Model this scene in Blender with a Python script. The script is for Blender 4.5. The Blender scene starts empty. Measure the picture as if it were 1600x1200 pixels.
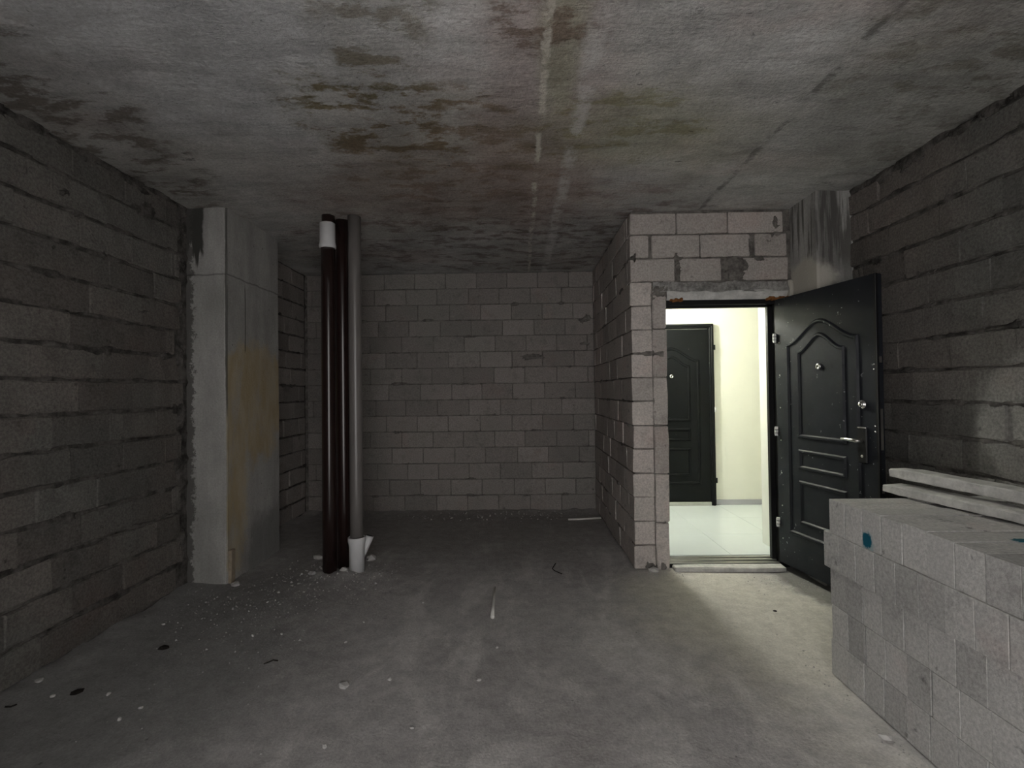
import bpy, math, random
from mathutils import Vector, Matrix, noise as mn

# ------------------------------------------------------------------ camera, world, exposure
sc = bpy.context.scene
col = sc.collection
random.seed(7)
CAM_Z = 1.45
FPX = 770.0
H = 2.90

cam_d = bpy.data.cameras.new('camera')
cam_d.sensor_width = 36.0
cam_d.lens = FPX / 1600.0 * 36.0
cam_d.clip_start = 0.05
cam = bpy.data.objects.new('camera', cam_d)
col.objects.link(cam)
YAW, PITCH, ROLL = math.radians(0.74), math.radians(0.82), math.radians(-0.72)
rot = Matrix.Rotation(YAW, 4, 'Z') @ Matrix.Rotation(math.pi / 2 + PITCH, 4, 'X') @ Matrix.Rotation(ROLL, 4, 'Z')
cam.matrix_world = Matrix.Translation((0, 0, CAM_Z)) @ rot
sc.camera = cam

world = bpy.data.worlds.new('overcast_evening')
sc.world = world
world.use_nodes = True
bg = world.node_tree.nodes['Background']
bg.inputs[0].default_value = (1.0, 0.972, 0.95, 1)
bg.inputs[1].default_value = 2.6

sc.view_settings.view_transform = 'Standard'
sc.view_settings.look = 'None'
sc.view_settings.gamma = 1.0
sc.view_settings.use_curve_mapping = False
sc.view_settings.exposure = 1.0
sc.cycles.max_bounces = 8
sc.cycles.diffuse_bounces = 5

# the unglazed window opening behind the camera, through which the daylight comes
WX0, WX1, WZ0, WZ1, WY = -0.75, 1.05, 0.04, 2.62, -0.40
pl = bpy.data.lights.new('window_portal', 'AREA')
pl.shape = 'RECTANGLE'
pl.size = WX1 - WX0
pl.size_y = WZ1 - WZ0
pl.cycles.is_portal = True
po = bpy.data.objects.new('window_portal', pl)
po.location = ((WX0 + WX1) / 2, WY - 0.02, (WZ0 + WZ1) / 2)
po.rotation_euler = (math.pi / 2, 0, 0)
col.objects.link(po)
po.rotation_euler = (-math.pi / 2, 0, 0)

LAMP_POS = (1.15, 5.2, 2.50)
LAMP_RADIANCE = 520.0

# ------------------------------------------------------------------ materials
class NT:
    def __init__(self, name, rough=0.9, spec=0.3, metal=0.0):
        self.m = bpy.data.materials.new(name)
        self.m.use_nodes = True
        self.t = self.m.node_tree
        self.b = self.t.nodes['Principled BSDF']
        self.b.inputs['Roughness'].default_value = rough
        self.b.inputs['Specular IOR Level'].default_value = spec
        self.b.inputs['Metallic'].default_value = metal
        self.P = self.t.nodes.new('ShaderNodeNewGeometry').outputs['Position']
    def n(self, k): return self.t.nodes.new(k)
    def l(self, a, b): self.t.links.new(a, b)
    def put(self, sock, v):
        if isinstance(v, bpy.types.NodeSocket): self.l(v, sock)
        elif isinstance(v, tuple) and len(v) == 3 and sock.type == 'RGBA': sock.default_value = (*v, 1)
        else: sock.default_value = v
    def sep(self):
        s = self.n('ShaderNodeSeparateXYZ'); self.l(self.P, s.inputs[0]); return s.outputs
    def scaled(self, v):
        s = self.n('ShaderNodeVectorMath'); s.operation = 'MULTIPLY'; self.l(self.P, s.inputs[0]); s.inputs[1].default_value = v
        return s.outputs[0]
    def noise(self, scale, detail=4, rough=0.6, vec=None, dist=0.0):
        k = self.n('ShaderNodeTexNoise')
        k.inputs['Scale'].default_value = scale; k.inputs['Detail'].default_value = detail
        k.inputs['Roughness'].default_value = rough; k.inputs['Distortion'].default_value = dist
        self.l(vec or self.P, k.inputs['Vector'])
        return k.outputs['Fac']
    def voro(self, scale, vec=None):
        k = self.n('ShaderNodeTexVoronoi'); k.inputs['Scale'].default_value = scale
        self.l(vec or self.P, k.inputs['Vector']); return k.outputs['Distance']
    def math(self, op, a, b=0.0, clamp=False):
        k = self.n('ShaderNodeMath'); k.operation = op; k.use_clamp = clamp
        self.put(k.inputs[0], a); self.put(k.inputs[1], b); return k.outputs[0]
    def rng(self, v, a, b, c=0.0, d=1.0, smooth=True):
        k = self.n('ShaderNodeMapRange'); k.interpolation_type = 'SMOOTHSTEP' if smooth else 'LINEAR'
        self.put(k.inputs['Value'], v)
        for i, x in zip(('From Min', 'From Max', 'To Min', 'To Max'), (a, b, c, d)): k.inputs[i].default_value = x
        return k.outputs['Result']
    def mix(self, f, a, b, mode='MIX'):
        k = self.n('ShaderNodeMix'); k.data_type = 'RGBA'; k.blend_type = mode
        self.put(k.inputs[0], f); self.put(k.inputs[6], a); self.put(k.inputs[7], b); return k.outputs[2]
    def mul(self, c, f):
        k = self.n('ShaderNodeVectorMath'); k.operation = 'SCALE'; self.put(k.inputs[0], c); self.put(k.inputs['Scale'], f); return k.outputs[0]
    def blob(self, c, r, wob=0.5, wscale=3.0, soft=0.5):
        """irregular patch with its own outline, 1 inside, 0 outside"""
        s = self.n('ShaderNodeVectorMath'); s.operation = 'SUBTRACT'; self.l(self.P, s.inputs[0]); s.inputs[1].default_value = c
        q = self.n('ShaderNodeVectorMath'); q.operation = 'DIVIDE'; self.l(s.outputs[0], q.inputs[0]); q.inputs[1].default_value = r
        e = self.n('ShaderNodeVectorMath'); e.operation = 'LENGTH'; self.l(q.outputs[0], e.inputs[0])
        d = self.math('ADD', e.outputs['Value'], self.math('MULTIPLY', self.math('SUBTRACT', self.noise(wscale, 6, 0.65), 0.5), wob * 4))
        return self.rng(d, 1.0 - soft, 1.0 + soft, 1.0, 0.0)
    def rand(self):
        return self.n('ShaderNodeObjectInfo').outputs['Random']
    def color(self, c): self.put(self.b.inputs['Base Color'], c)
    def bump(self, h, strength=0.5, dist=0.01):
        k = self.n('ShaderNodeBump'); k.inputs['Strength'].default_value = strength; k.inputs['Distance'].default_value = dist
        self.l(h, k.inputs['Height']); self.l(k.outputs[0], self.b.inputs['Normal'])

def simple(name, c, rough=0.6, metal=0.0, spec=0.4, var=0.0, vs=8.0):
    k = NT(name, rough, spec, metal)
    if var:
        k.color(k.mul(c, k.rng(k.noise(vs, 5, 0.6), 0.2, 0.8, 1 - var, 1 + var)))
    else: k.color(c)
    return k.m

def block_mat(name, a, b, amp=0.16, speck=0.22, pale_spot=None):
    k = NT(name, 0.95, 0.15)
    c = k.mix(k.rng(k.noise(0.9, 3), 0.35, 0.65), a, b)
    c = k.mix(k.rng(k.noise(2.3, 4, 0.6), 0.55, 0.75, 0, 0.5), c, (a[0] * 1.02, a[1] * 0.88, a[2] * 0.86))
    c = k.mul(c, k.rng(k.rand(), 0, 1, 1 - amp, 1 + amp, False))
    c = k.mul(c, k.rng(k.noise(75, 3, 0.7), 0.25, 0.75, 1 - speck, 1 + speck))
    c = k.mul(c, k.rng(k.noise(7, 6, 0.7), 0.25, 0.5, 0.72, 1.0))
    c = k.mul(c, k.rng(k.noise(13, 4, 0.6), 0.66, 0.72, 1.0, 0.55))
    if pale_spot:
        c = k.mix(k.blob(pale_spot[0], pale_spot[1], 0.18, 4.0, 0.1), c, k.mul(c, 1.75))      # a lighter patch low on the right wall
    k.color(c)
    h = k.math('ADD', k.noise(60, 4, 0.7), k.math('MULTIPLY', k.noise(9, 4), 1.5))
    k.bump(h, 0.7, 0.006)
    return k.m

M = {}
M['block'] = block_mat('aerated_block', (0.44, 0.40, 0.375), (0.40, 0.375, 0.35))
M['block_dimmed'] = block_mat('dimmed_alcove_block', (0.255, 0.232, 0.22), (0.225, 0.213, 0.20))  # alcove copy of the block, darkened: its shade is in the colour
M['block_dark'] = block_mat('dimmed_side_block', (0.140, 0.126, 0.116), (0.116, 0.114, 0.107), 0.2, 0.3, ((2.47, 2.30, 1.22), (0.3, 0.36, 0.42)))  # side-wall copy, darkened: the walls' dimness is in the colour
M['stack_block'] = block_mat('pale_block', (0.43, 0.425, 0.413), (0.39, 0.385, 0.373), 0.17, 0.2)
M['mortar'] = (lambda k: (k.color(k.mul((0.15, 0.14, 0.13), k.rng(k.noise(14, 5, 0.7), 0.25, 0.75, 0.5, 1.5))), k.bump(k.noise(45, 5, 0.7), 0.9, 0.01), k.m)[-1])(NT('mortar', 0.95, 0.1))
M['mortar_dark'] = (lambda k: (k.color(k.mul((0.085, 0.080, 0.075), k.rng(k.noise(9, 6, 0.7), 0.3, 0.7, 0.35, 1.7))), k.bump(k.noise(45, 5, 0.7), 0.9, 0.01), k.m)[-1])(NT('dimmed_mortar', 0.95, 0.1))  # mortar darkened along with the dimmed wall blocks

# ceiling concrete
k = NT('ceiling_concrete', 0.93, 0.2)
c = k.mix(k.rng(k.noise(0.8, 4), 0.35, 0.65), (0.54, 0.54, 0.535), (0.46, 0.45, 0.43))
c = k.mix(k.rng(k.noise(1.1, 4, 0.6, k.scaled((1, 1.3, 1))), 0.52, 0.68, 0, 0.6), c, (0.46, 0.40, 0.38))
for cc, rr, tint, am in (((-1.25, 2.2, H), (0.95, 0.75, 1), (0.56, 0.57, 0.59), 0.6), ((0.12, 2.9, H), (0.38, 1.3, 1), (0.41, 0.33, 0.315), 0.65),
                         ((0.2, 2.1, H), (0.10, 0.45, 1), (0.33, 0.34, 0.235), 0.6), ((0.72, 2.85, H), (0.66, 0.40, 1), (0.37, 0.36, 0.26), 0.42),
                         ((-0.4, 3.55, H), (1.2, 0.7, 1), (0.29, 0.235, 0.205), 0.6), ((2.0, 2.6, H), (0.55, 1.0, 1), (0.34, 0.34, 0.32), 0.5)):
    c = k.mix(k.math('MULTIPLY', k.blob(cc, rr, 0.4, 2.2, 0.5), am), c, tint)
stn = k.noise(4.5, 8, 0.72, k.scaled((0.8, 1.5, 1)))
stain = k.rng(stn, 0.47, 0.60)
for cc, rr, tint, am in (((-0.72, 2.6, H), (0.46, 0.5, 1), (0.16, 0.135, 0.075), 0.95), ((-0.35, 3.1, H), (0.75, 0.75, 1), (0.20, 0.15, 0.105), 0.75),
                         ((0.62, 2.75, H), (0.45, 0.38, 1), (0.25, 0.235, 0.13), 0.7), ((0.15, 1.85, H), (0.26, 0.38, 1), (0.17, 0.125, 0.10), 0.85),
                         ((0.0, 3.9, H), (1.3, 0.7, 1), (0.24, 0.18, 0.16), 0.5), ((-0.55, 1.9, H), (0.22, 0.4, 1), (0.24, 0.22, 0.18), 0.8),
                         ((0.1, 5.0, H), (2.6, 1.0, 1), (0.16, 0.13, 0.115), 0.75), ((1.9, 2.0, H), (0.5, 0.6, 1), (0.19, 0.18, 0.14), 0.6),
                         ((-2.45, 2.6, H), (0.5, 1.5, 1), (0.17, 0.15, 0.13), 0.9), ((2.4, 2.4, H), (0.3, 1.4, 1), (0.18, 0.17, 0.15), 0.6)):  # also darkens the ceiling along both side walls
    mk = k.math('MULTIPLY', k.blob(cc, rr, 0.55, 3.2, 0.3), am)
    c = k.mix(k.math('MULTIPLY', mk, k.rng(stain, 0, 1, 0.25, 1.0)), c, tint)
c = k.mul(c, k.rng(k.noise(3.2, 8, 0.75, k.scaled((0.6, 2.2, 1))), 0.36, 0.52, 0.84, 1.03))       # board marks across
c = k.mul(c, k.rng(k.noise(9, 5, 0.7, k.scaled((0.7, 1.5, 1))), 0.66, 0.70, 1.0, 0.42))           # honeycomb pits
c = k.mul(c, k.rng(k.noise(22, 4, 0.7), 0.66, 0.72, 1.0, 0.42))
c = k.mul(c, k.rng(k.noise(2.0, 7, 0.75), 0.3, 0.7, 0.76, 1.16))
c = k.mul(c, k.rng(k.noise(60, 4, 0.7), 0.25, 0.75, 0.82, 1.18))
X, Y, Z = k.sep()
for xs, w, tint, am in ((0.14, 0.018, (0.60, 0.57, 0.51), 0.9), (0.34, 0.045, (0.60, 0.59, 0.58), 0.7), (1.49, 0.022, (0.13, 0.13, 0.12), 0.75)):
    d = k.math('ABSOLUTE', k.math('SUBTRACT', k.math('ADD', X, k.math('MULTIPLY', k.math('SUBTRACT', k.noise(5, 6, 0.7), 0.5), 0.10)), xs))
    mk = k.math('MULTIPLY', k.rng(d, w * 0.4, w * 1.3, 1, 0), k.rng(k.noise(4.5, 6, 0.75), 0.42, 0.56))
    c = k.mix(k.math('MULTIPLY', mk, am), c, tint)
k.color(c)
k.bump(k.math('ADD', k.math('MULTIPLY', k.noise(8, 8, 0.72, k.scaled((0.6, 1.8, 1))), 2.0), k.noise(50, 4, 0.7)), 0.75, 0.014)
M['ceiling'] = k.m

# floor concrete
k = NT('floor_concrete', 0.9, 0.25)
c = k.mix(k.rng(k.noise(0.7, 5, 0.6), 0.35, 0.65), (0.43, 0.42, 0.415), (0.36, 0.345, 0.34))
c = k.mix(k.rng(k.noise(1.6, 6, 0.65, k.scaled((1.6, 0.7, 1)), 0.8), 0.48, 0.62, 0, 0.9), c, (0.52, 0.505, 0.495))
c = k.mix(k.blob((1.45, 3.2, 0), (0.6, 1.0, 1), 0.4, 2.0, 0.4), c, (0.54, 0.52, 0.475))  # doorway lamplight painted into the floor as a warmer, paler patch
c = k.mix(k.math('MULTIPLY', k.blob((-2.2, 2.6, 0), (0.9, 1.8, 1), 0.35, 2.0, 0.5), 0.8), c, (0.23, 0.23, 0.23))  # light falloff toward the left wall painted into the floor colour
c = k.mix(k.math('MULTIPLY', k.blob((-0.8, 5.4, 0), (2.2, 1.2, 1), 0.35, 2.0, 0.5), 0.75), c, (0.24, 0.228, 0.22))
c = k.mix(k.math('MULTIPLY', k.blob((2.12, 3.72, 0), (0.15, 0.42, 1), 0.3, 7.0, 0.3), 0.85), c, (0.14, 0.138, 0.13))
c = k.mul(c, k.rng(k.noise(11, 6, 0.7), 0.3, 0.7, 0.85, 1.1))
c = k.mul(c, k.rng(k.noise(85, 3, 0.7), 0.25, 0.75, 0.86, 1.14))
c = k.mul(c, k.rng(k.noise(28, 3, 0.6), 0.70, 0.74, 1.0, 0.55))
k.color(c)
k.bump(k.math('ADD', k.math('MULTIPLY', k.noise(10, 6, 0.65), 1.5), k.noise(70, 4, 0.7)), 0.5, 0.008)
M['floor'] = k.m

# cast concrete pillars
def pillar_mat(name, left):
    k = NT(name, 0.9, 0.25)
    X, Y, Z = k.sep()
    c = k.mix(k.rng(k.noise(1.3, 5, 0.6), 0.35, 0.65), (0.36, 0.353, 0.34), (0.30, 0.295, 0.283))
    c = k.mul(c, k.rng(k.noise(6, 6, 0.7, k.scaled((1, 1, 0.25))), 0.3, 0.7, 0.85, 1.12))
    c = k.mul(c, k.rng(k.noise(70, 3, 0.7), 0.25, 0.75, 0.9, 1.1))
    c = k.mul(c, k.rng(k.noise(26, 3, 0.6), 0.70, 0.73, 1.0, 0.45))
    drip = k.noise(16, 5, 0.6, k.scaled((1, 1, 0.06)))
    if left:
        och = k.blob((-2.24, 4.17, 1.38), (0.3, 0.58, 0.50), 0.26, 4.5, 0.16)
        och2 = k.blob((-2.24, 3.88, 0.70), (0.3, 0.17, 0.62), 0.35, 5.0, 0.25)
        m = k.math('MULTIPLY', k.math('MAXIMUM', och, och2), k.rng(X, -2.262, -2.252))
        oc = k.mix(k.rng(k.noise(9, 5, 0.65, k.scaled((1, 1, 0.3))), 0.35, 0.65), (0.36, 0.285, 0.165), (0.42, 0.355, 0.25))
        c = k.mix(k.math('MULTIPLY', m, k.rng(k.noise(5, 6, 0.7, k.scaled((1, 1, 0.4))), 0.3, 0.5, 0.35, 0.9)), c, oc)
        # black drips in the upper corner, and along the seam with the block wall
        top = k.rng(k.math('SUBTRACT', Z, k.math('MULTIPLY', drip, 1.3)), 1.80, 1.88)
        dk = k.math('MULTIPLY', top, k.rng(k.math('ADD', X, k.math('MULTIPLY', k.noise(7, 4), 0.06)), -2.41, -2.39, 1, 0))
        c = k.mix(dk, c, (0.055, 0.055, 0.05))
        seam = k.rng(k.math('ADD', X, k.math('MULTIPLY', k.math('SUBTRACT', k.noise(11, 8, 0.8), 0.5), 0.26)), -2.52, -2.50, 1, 0)
        c = k.mix(k.math('MULTIPLY', seam, 0.85), c, (0.075, 0.072, 0.068))
        # pour line and form-board line
        dz = k.math('ABSOLUTE', k.math('SUBTRACT', Z, k.math('ADD', k.math('MULTIPLY', k.noise(4, 4), 0.05), 2.36)))
        c = k.mul(c, k.rng(dz, 0.002, 0.01, 0.55, 1.0))
        dy = k.math('ABSOLUTE', k.math('SUBTRACT', Y, k.math('ADD', k.math('MULTIPLY', k.noise(3, 4), 0.02), 4.03)))
        ln = k.math('MULTIPLY', k.rng(dy, 0.003, 0.011, 1, 0), k.math('MULTIPLY', k.rng(Z, 1.78, 1.82), k.rng(Z, 2.3, 2.38, 1, 0)))
        c = k.mix(k.math('MULTIPLY', ln, 0.8), c, (0.06, 0.06, 0.055))
        dx = k.math('ABSOLUTE', k.math('SUBTRACT', X, k.math('ADD', k.math('MULTIPLY', k.noise(9, 4), 0.008), -2.259)))
        c = k.mix(k.math('MULTIPLY', k.rng(dx, 0.003, 0.008, 1, 0), k.math('MULTIPLY', k.rng(Z, 1.2, 1.4, 0.2, 0.85), k.rng(Y, 3.785, 3.80, 1, 0))), c, (0.06, 0.06, 0.055))
        c = k.mix(k.math('MULTIPLY', k.blob((-2.24, 4.45, 0.12), (0.3, 0.42, 0.32), 0.3, 4, 0.3), 0.6), c, (0.12, 0.12, 0.12))
    else:
        st = k.math('MULTIPLY', k.rng(drip, 0.50, 0.58), k.rng(Z, 2.15, 2.45))
        c = k.mix(k.math('MULTIPLY', st, 0.85), c, (0.075, 0.072, 0.066))
        c = k.mix(k.math('MULTIPLY', k.blob((2.30, 3.62, 2.6), (0.09, 0.2, 0.6), 0.3, 5, 0.3), 0.6), c, (0.085, 0.082, 0.078))
        c = k.mix(k.blob((2.2, 3.85, 2.28), (0.2, 0.28, 0.16), 0.25, 6, 0.2), c, (0.45, 0.43, 0.38))
    k.color(c)
    k.bump(k.math('ADD', k.math('MULTIPLY', k.noise(14, 6, 0.7, k.scaled((1, 1, 0.4))), 1.4), k.noise(70, 4, 0.7)), 0.5, 0.006)
    return k.m
M['pillar_l'] = pillar_mat('pillar_concrete', True)
M['pillar_r'] = pillar_mat('column_concrete', False)

M['lintel'] = (lambda k: (k.color(k.mul(k.mix(k.rng(k.noise(5, 6, 0.7), 0.35, 0.6), (0.24, 0.235, 0.225), (0.36, 0.35, 0.335)), k.rng(k.noise(40, 4, 0.7), 0.25, 0.75, 0.7, 1.25))), k.bump(k.noise(24, 7, 0.75), 1.0, 0.02), k.m)[-1])(NT('rough_render', 0.95, 0.15))
M['plaster'] = simple('white_plaster', (0.74, 0.74, 0.66), 0.75, 0, 0.3, 0.03, 3)
M['white_reveal'] = simple('white_reveal', (0.78, 0.79, 0.73), 0.7, 0, 0.3, 0.03, 5)
M['tile'] = simple('pale_tile', (0.60, 0.65, 0.66), 0.28, 0, 0.5, 0.04, 2)
M['grout'] = simple('grout', (0.42, 0.44, 0.45), 0.9)
M['skirting'] = simple('grey_skirting', (0.36, 0.36, 0.39), 0.5, 0, 0.4, 0.04, 4)
def door_paint(name, base, dust):
    k = NT(name, 0.45, 0.12)
    c = k.mul(base, k.rng(k.noise(6, 5), 0.3, 0.7, 0.85, 1.2))
    dustm = k.math('MULTIPLY', k.rng(k.noise(38, 3, 0.5), dust, dust + 0.03), k.rng(k.noise(3, 3), 0.45, 0.6))
    c = k.mix(dustm, c, (0.32, 0.33, 0.34))
    k.color(c)
    k.bump(k.noise(160, 3, 0.6), 0.12, 0.002)
    k.put(k.b.inputs['Roughness'], k.rng(k.noise(10, 5, 0.7), 0.3, 0.7, 0.36, 0.55))
    return k.m
M['door'] = door_paint('dusty_black_door_paint', (0.017, 0.019, 0.0235), 0.69)
M['door_clean'] = door_paint('black_door_paint', (0.004, 0.0045, 0.005), 0.74)
M['black'] = simple('black_steel', (0.008, 0.008, 0.009), 0.45, 0, 0.25)
M['chrome'] = simple('chrome', (0.62, 0.62, 0.62), 0.22, 1.0)
M['steel'] = simple('brushed_steel', (0.55, 0.54, 0.52), 0.35, 1.0, 0.5, 0.1, 20)
M['hinge'] = simple('bare_hinge_steel', (0.62, 0.63, 0.62), 0.4, 0.2, 0.5)
M['pipe_brown'] = simple('brown_pipe_plastic', (0.017, 0.009, 0.008), 0.22, 0, 0.45, 0.12, 4)
M['pipe_grey'] = simple('grey_pipe_plastic', (0.135, 0.125, 0.12), 0.33, 0, 0.5, 0.08, 5)
M['pipe_white'] = simple('white_pipe_fitting', (0.60, 0.60, 0.61), 0.4, 0, 0.4, 0.06, 12)
M['crumb'] = simple('pale_crumb', (0.42, 0.41, 0.40), 0.95, 0, 0.1, 0.2, 20)
M['grit'] = simple('mortar_grit', (0.33, 0.325, 0.32), 0.95, 0, 0.1, 0.3, 9)
M['crumb_grey'] = simple('grey_crumb', (0.30, 0.295, 0.29), 0.95, 0, 0.1, 0.25, 20)
M['twig'] = simple('dark_twig', (0.025, 0.022, 0.02), 0.9, 0, 0.1)
M['rod'] = simple('white_rod', (0.62, 0.61, 0.58), 0.6, 0, 0.3)
M['wood'] = simple('formwork_wood', (0.30, 0.25, 0.19), 0.85, 0, 0.2, 0.25, 25)
M['foam'] = simple('brown_foam', (0.20, 0.085, 0.03), 0.95, 0, 0.1, 0.35, 25)
k = NT('paint_marked_block', 0.95, 0.15)
c = k.mul((0.43, 0.425, 0.413), k.rng(k.noise(75, 3, 0.7), 0.25, 0.75, 0.84, 1.16))
c = k.mix(k.blob((1.57, 2.265, 0.742), (0.05, 0.040, 0.052), 0.30, 40, 0.12), c, (0.30, 0.36, 0.37))
c = k.mix(k.blob((1.57, 2.268, 0.752), (0.05, 0.030, 0.036), 0.30, 40, 0.15), c, (0.004, 0.085, 0.13))
c = k.mix(k.blob((1.83, 1.83, 0.888), (0.035, 0.02, 0.03), 0.3, 40, 0.2), c, (0.02, 0.10, 0.13))
k.color(c); k.bump(k.noise(60, 4, 0.7), 0.6, 0.005)
M['paint_block'] = k.m
M['board'] = (lambda k: (k.color(k.mul((0.55, 0.545, 0.525), k.rng(k.noise(12, 6, 0.7), 0.3, 0.7, 0.7, 1.12))), k.bump(k.noise(40, 5, 0.7), 0.7, 0.006), k.m)[-1])(NT('pale_plank', 0.92, 0.2))
k = NT('lamp_diffuser', 0.5)
k.color((0.9, 0.9, 0.9)); k.b.inputs['Emission Color'].default_value = (1.0, 1.0, 0.91, 1); k.b.inputs['Emission Strength'].default_value = LAMP_RADIANCE
M['lamp'] = k.m

# ------------------------------------------------------------------ mesh helpers
def link(name, vs, fs, mat, parent=None, smooth=False, origin=None, bottom=False):
    me = bpy.data.meshes.new(name)
    if origin is None:
        lo = [min(v[i] for v in vs) for i in range(3)]; hi = [max(v[i] for v in vs) for i in range(3)]
        origin = ((lo[0] + hi[0]) / 2, (lo[1] + hi[1]) / 2, lo[2])
    ov = Vector(origin)
    me.from_pydata([tuple(Vector(v) - ov) for v in vs], [], fs)
    me.validate(); me.update()
    me.materials.append(mat)
    if smooth:
        for p in me.polygons: p.use_smooth = True
    o = bpy.data.objects.new(name, me)
    col.objects.link(o)
    if parent is not None:
        o.parent = parent
        o.matrix_parent_inverse = Matrix.Identity(4)
        o.location = parent_inv(parent) @ ov
    else:
        o.location = ov
    return o

def wm(o):
    m = o.matrix_basis.copy()
    if o.parent is not None: m = wm(o.parent) @ m
    return m
def parent_inv(p): return wm(p).inverted()

def empty(name, loc, rz=0.0):
    o = bpy.data.objects.new(name, None)
    o.empty_display_size = 0.1
    o.location = loc; o.rotation_euler = (0, 0, rz)
    col.objects.link(o)
    return o

def tag(o, label, cat, group=None, kind=None):
    o['label'] = label; o['category'] = cat
    if group: o['group'] = group
    if kind: o['kind'] = kind
    return o

class MB:
    def __init__(self): self.v = []; self.f = []
    def add(self, vs, fs):
        b = len(self.v); self.v += [tuple(x) for x in vs]; self.f += [tuple(i + b for i in q) for q in fs]; return self
    def box(self, x0, x1, y0, y1, z0, z1):
        v = [(x0, y0, z0), (x1, y0, z0), (x1, y1, z0), (x0, y1, z0), (x0, y0, z1), (x1, y0, z1), (x1, y1, z1), (x0, y1, z1)]
        return self.add(v, [(0, 3, 2, 1), (4, 5, 6, 7), (0, 1, 5, 4), (1, 2, 6, 5), (2, 3, 7, 6), (3, 0, 4, 7)])
    def cbox(self, x0, x1, y0, y1, z0, z1, c=0.004, j=0.0, mid=1, axis=0, ce=None):
        """box with chamfered, slightly ragged edges; AXIS is its long side"""
        lo, hi = [x0, y0, z0], [x1, y1, z1]
        a, b_, d = axis, (axis + 1) % 3, (axis + 2) % 3
        r = lambda: random.uniform(-j, j)
        ce = c if ce is None else ce
        L = hi[a] - lo[a]
        secs = [(lo[a], ce), (lo[a] + ce, 0.0)] + [(lo[a] + L * (i + 1) / (mid + 1) + r() * 4, 0.0) for i in range(mid)] + [(hi[a] - ce, 0.0), (hi[a], ce)]
        vs = []
        for t, ins in secs:
            p0, p1, q0, q1 = lo[b_] + ins, hi[b_] - ins, lo[d] + ins, hi[d] - ins
            for (p, q) in ((p0 + c, q0), (p1 - c, q0), (p1, q0 + c), (p1, q1 - c), (p1 - c, q1), (p0 + c, q1), (p0, q1 - c), (p0, q0 + c)):
                w = [0, 0, 0]; w[a] = t + r() * (0.5 if ins else 1); w[b_] = p + r(); w[d] = q + r()
                vs.append(w)
        fs = []
        n = len(secs)
        for s in range(n - 1):
            for i in range(8):
                fs.append((s * 8 + i, s * 8 + (i + 1) % 8, (s + 1) * 8 + (i + 1) % 8, (s + 1) * 8 + i))
        fs.append(tuple(range(7, -1, -1))); fs.append(tuple((n - 1) * 8 + i for i in range(8)))
        return self.add(vs, fs)
    def tube(self, pts, rad, seg=16, cap=True):
        """swept round tube, RAD a number or one per point"""
        pts = [Vector(p) for p in pts]
        vs, fs = [], []
        up0 = None
        for i, p in enumerate(pts):
            t = (pts[min(i + 1, len(pts) - 1)] - pts[max(i - 1, 0)]).normalized()
            ref = Vector((0, 0, 1)) if abs(t.z) < 0.9 else Vector((1, 0, 0))
            a = t.cross(ref).normalized() if up0 is None else (up0 - t * up0.dot(t)).normalized()
            up0 = a; b = t.cross(a)
            rr = rad[i] if isinstance(rad, (list, tuple)) else rad
            for s in range(seg):
                q = 2 * math.pi * s / seg
                vs.append(p + a * (rr * math.cos(q)) + b * (rr * math.sin(q)))
        for i in range(len(pts) - 1):
            for s in range(seg):
                fs.append((i * seg + s, i * seg + (s + 1) % seg, (i + 1) * seg + (s + 1) % seg, (i + 1) * seg + s))
        if cap:
            fs.append(tuple(range(seg - 1, -1, -1))); fs.append(tuple((len(pts) - 1) * seg + s for s in range(seg)))
        return self.add(vs, fs)
    def lathe(self, prof, c=(0, 0, 0), seg=28, axis='z', lean=(0, 0)):
        vs, fs = [], []
        for (r, h) in prof:
            for s in range(seg):
                q = 2 * math.pi * s / seg
                a, b = r * math.cos(q), r * math.sin(q)
                vs.append((c[0] + a + lean[0] * h, c[1] + b + lean[1] * h, c[2] + h) if axis == 'z' else (c[0] + a, c[1] + h, c[2] + b))
        for i in range(len(prof) - 1):
            for s in range(seg):
                fs.append((i * seg + s, i * seg + (s + 1) % seg, (i + 1) * seg + (s + 1) % seg, (i + 1) * seg + s))
        return self.add(vs, fs)
    def build(self, name, mat, parent=None, smooth=False, origin=None):
        return link(name, self.v, self.f, mat, parent, smooth, origin)

def fbm(x, y, z=0.0, o=4):
    return mn.fractal(Vector((x, y, z)), 1.0, 2.0, o)

def grid_surface(us, ws, fn):
    vs = [fn(u, w) for w in ws for u in us]
    n = len(us); fs = []
    for j in range(len(ws) - 1):
        for i in range(n - 1):
            fs.append((j * n + i, j * n + i + 1, (j + 1) * n + i + 1, (j + 1) * n + i))
    return vs, fs

def frange(a, b, s):
    n = max(1, int(round((b - a) / s)))
    return [a + (b - a) * i / n for i in range(n + 1)]

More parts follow.
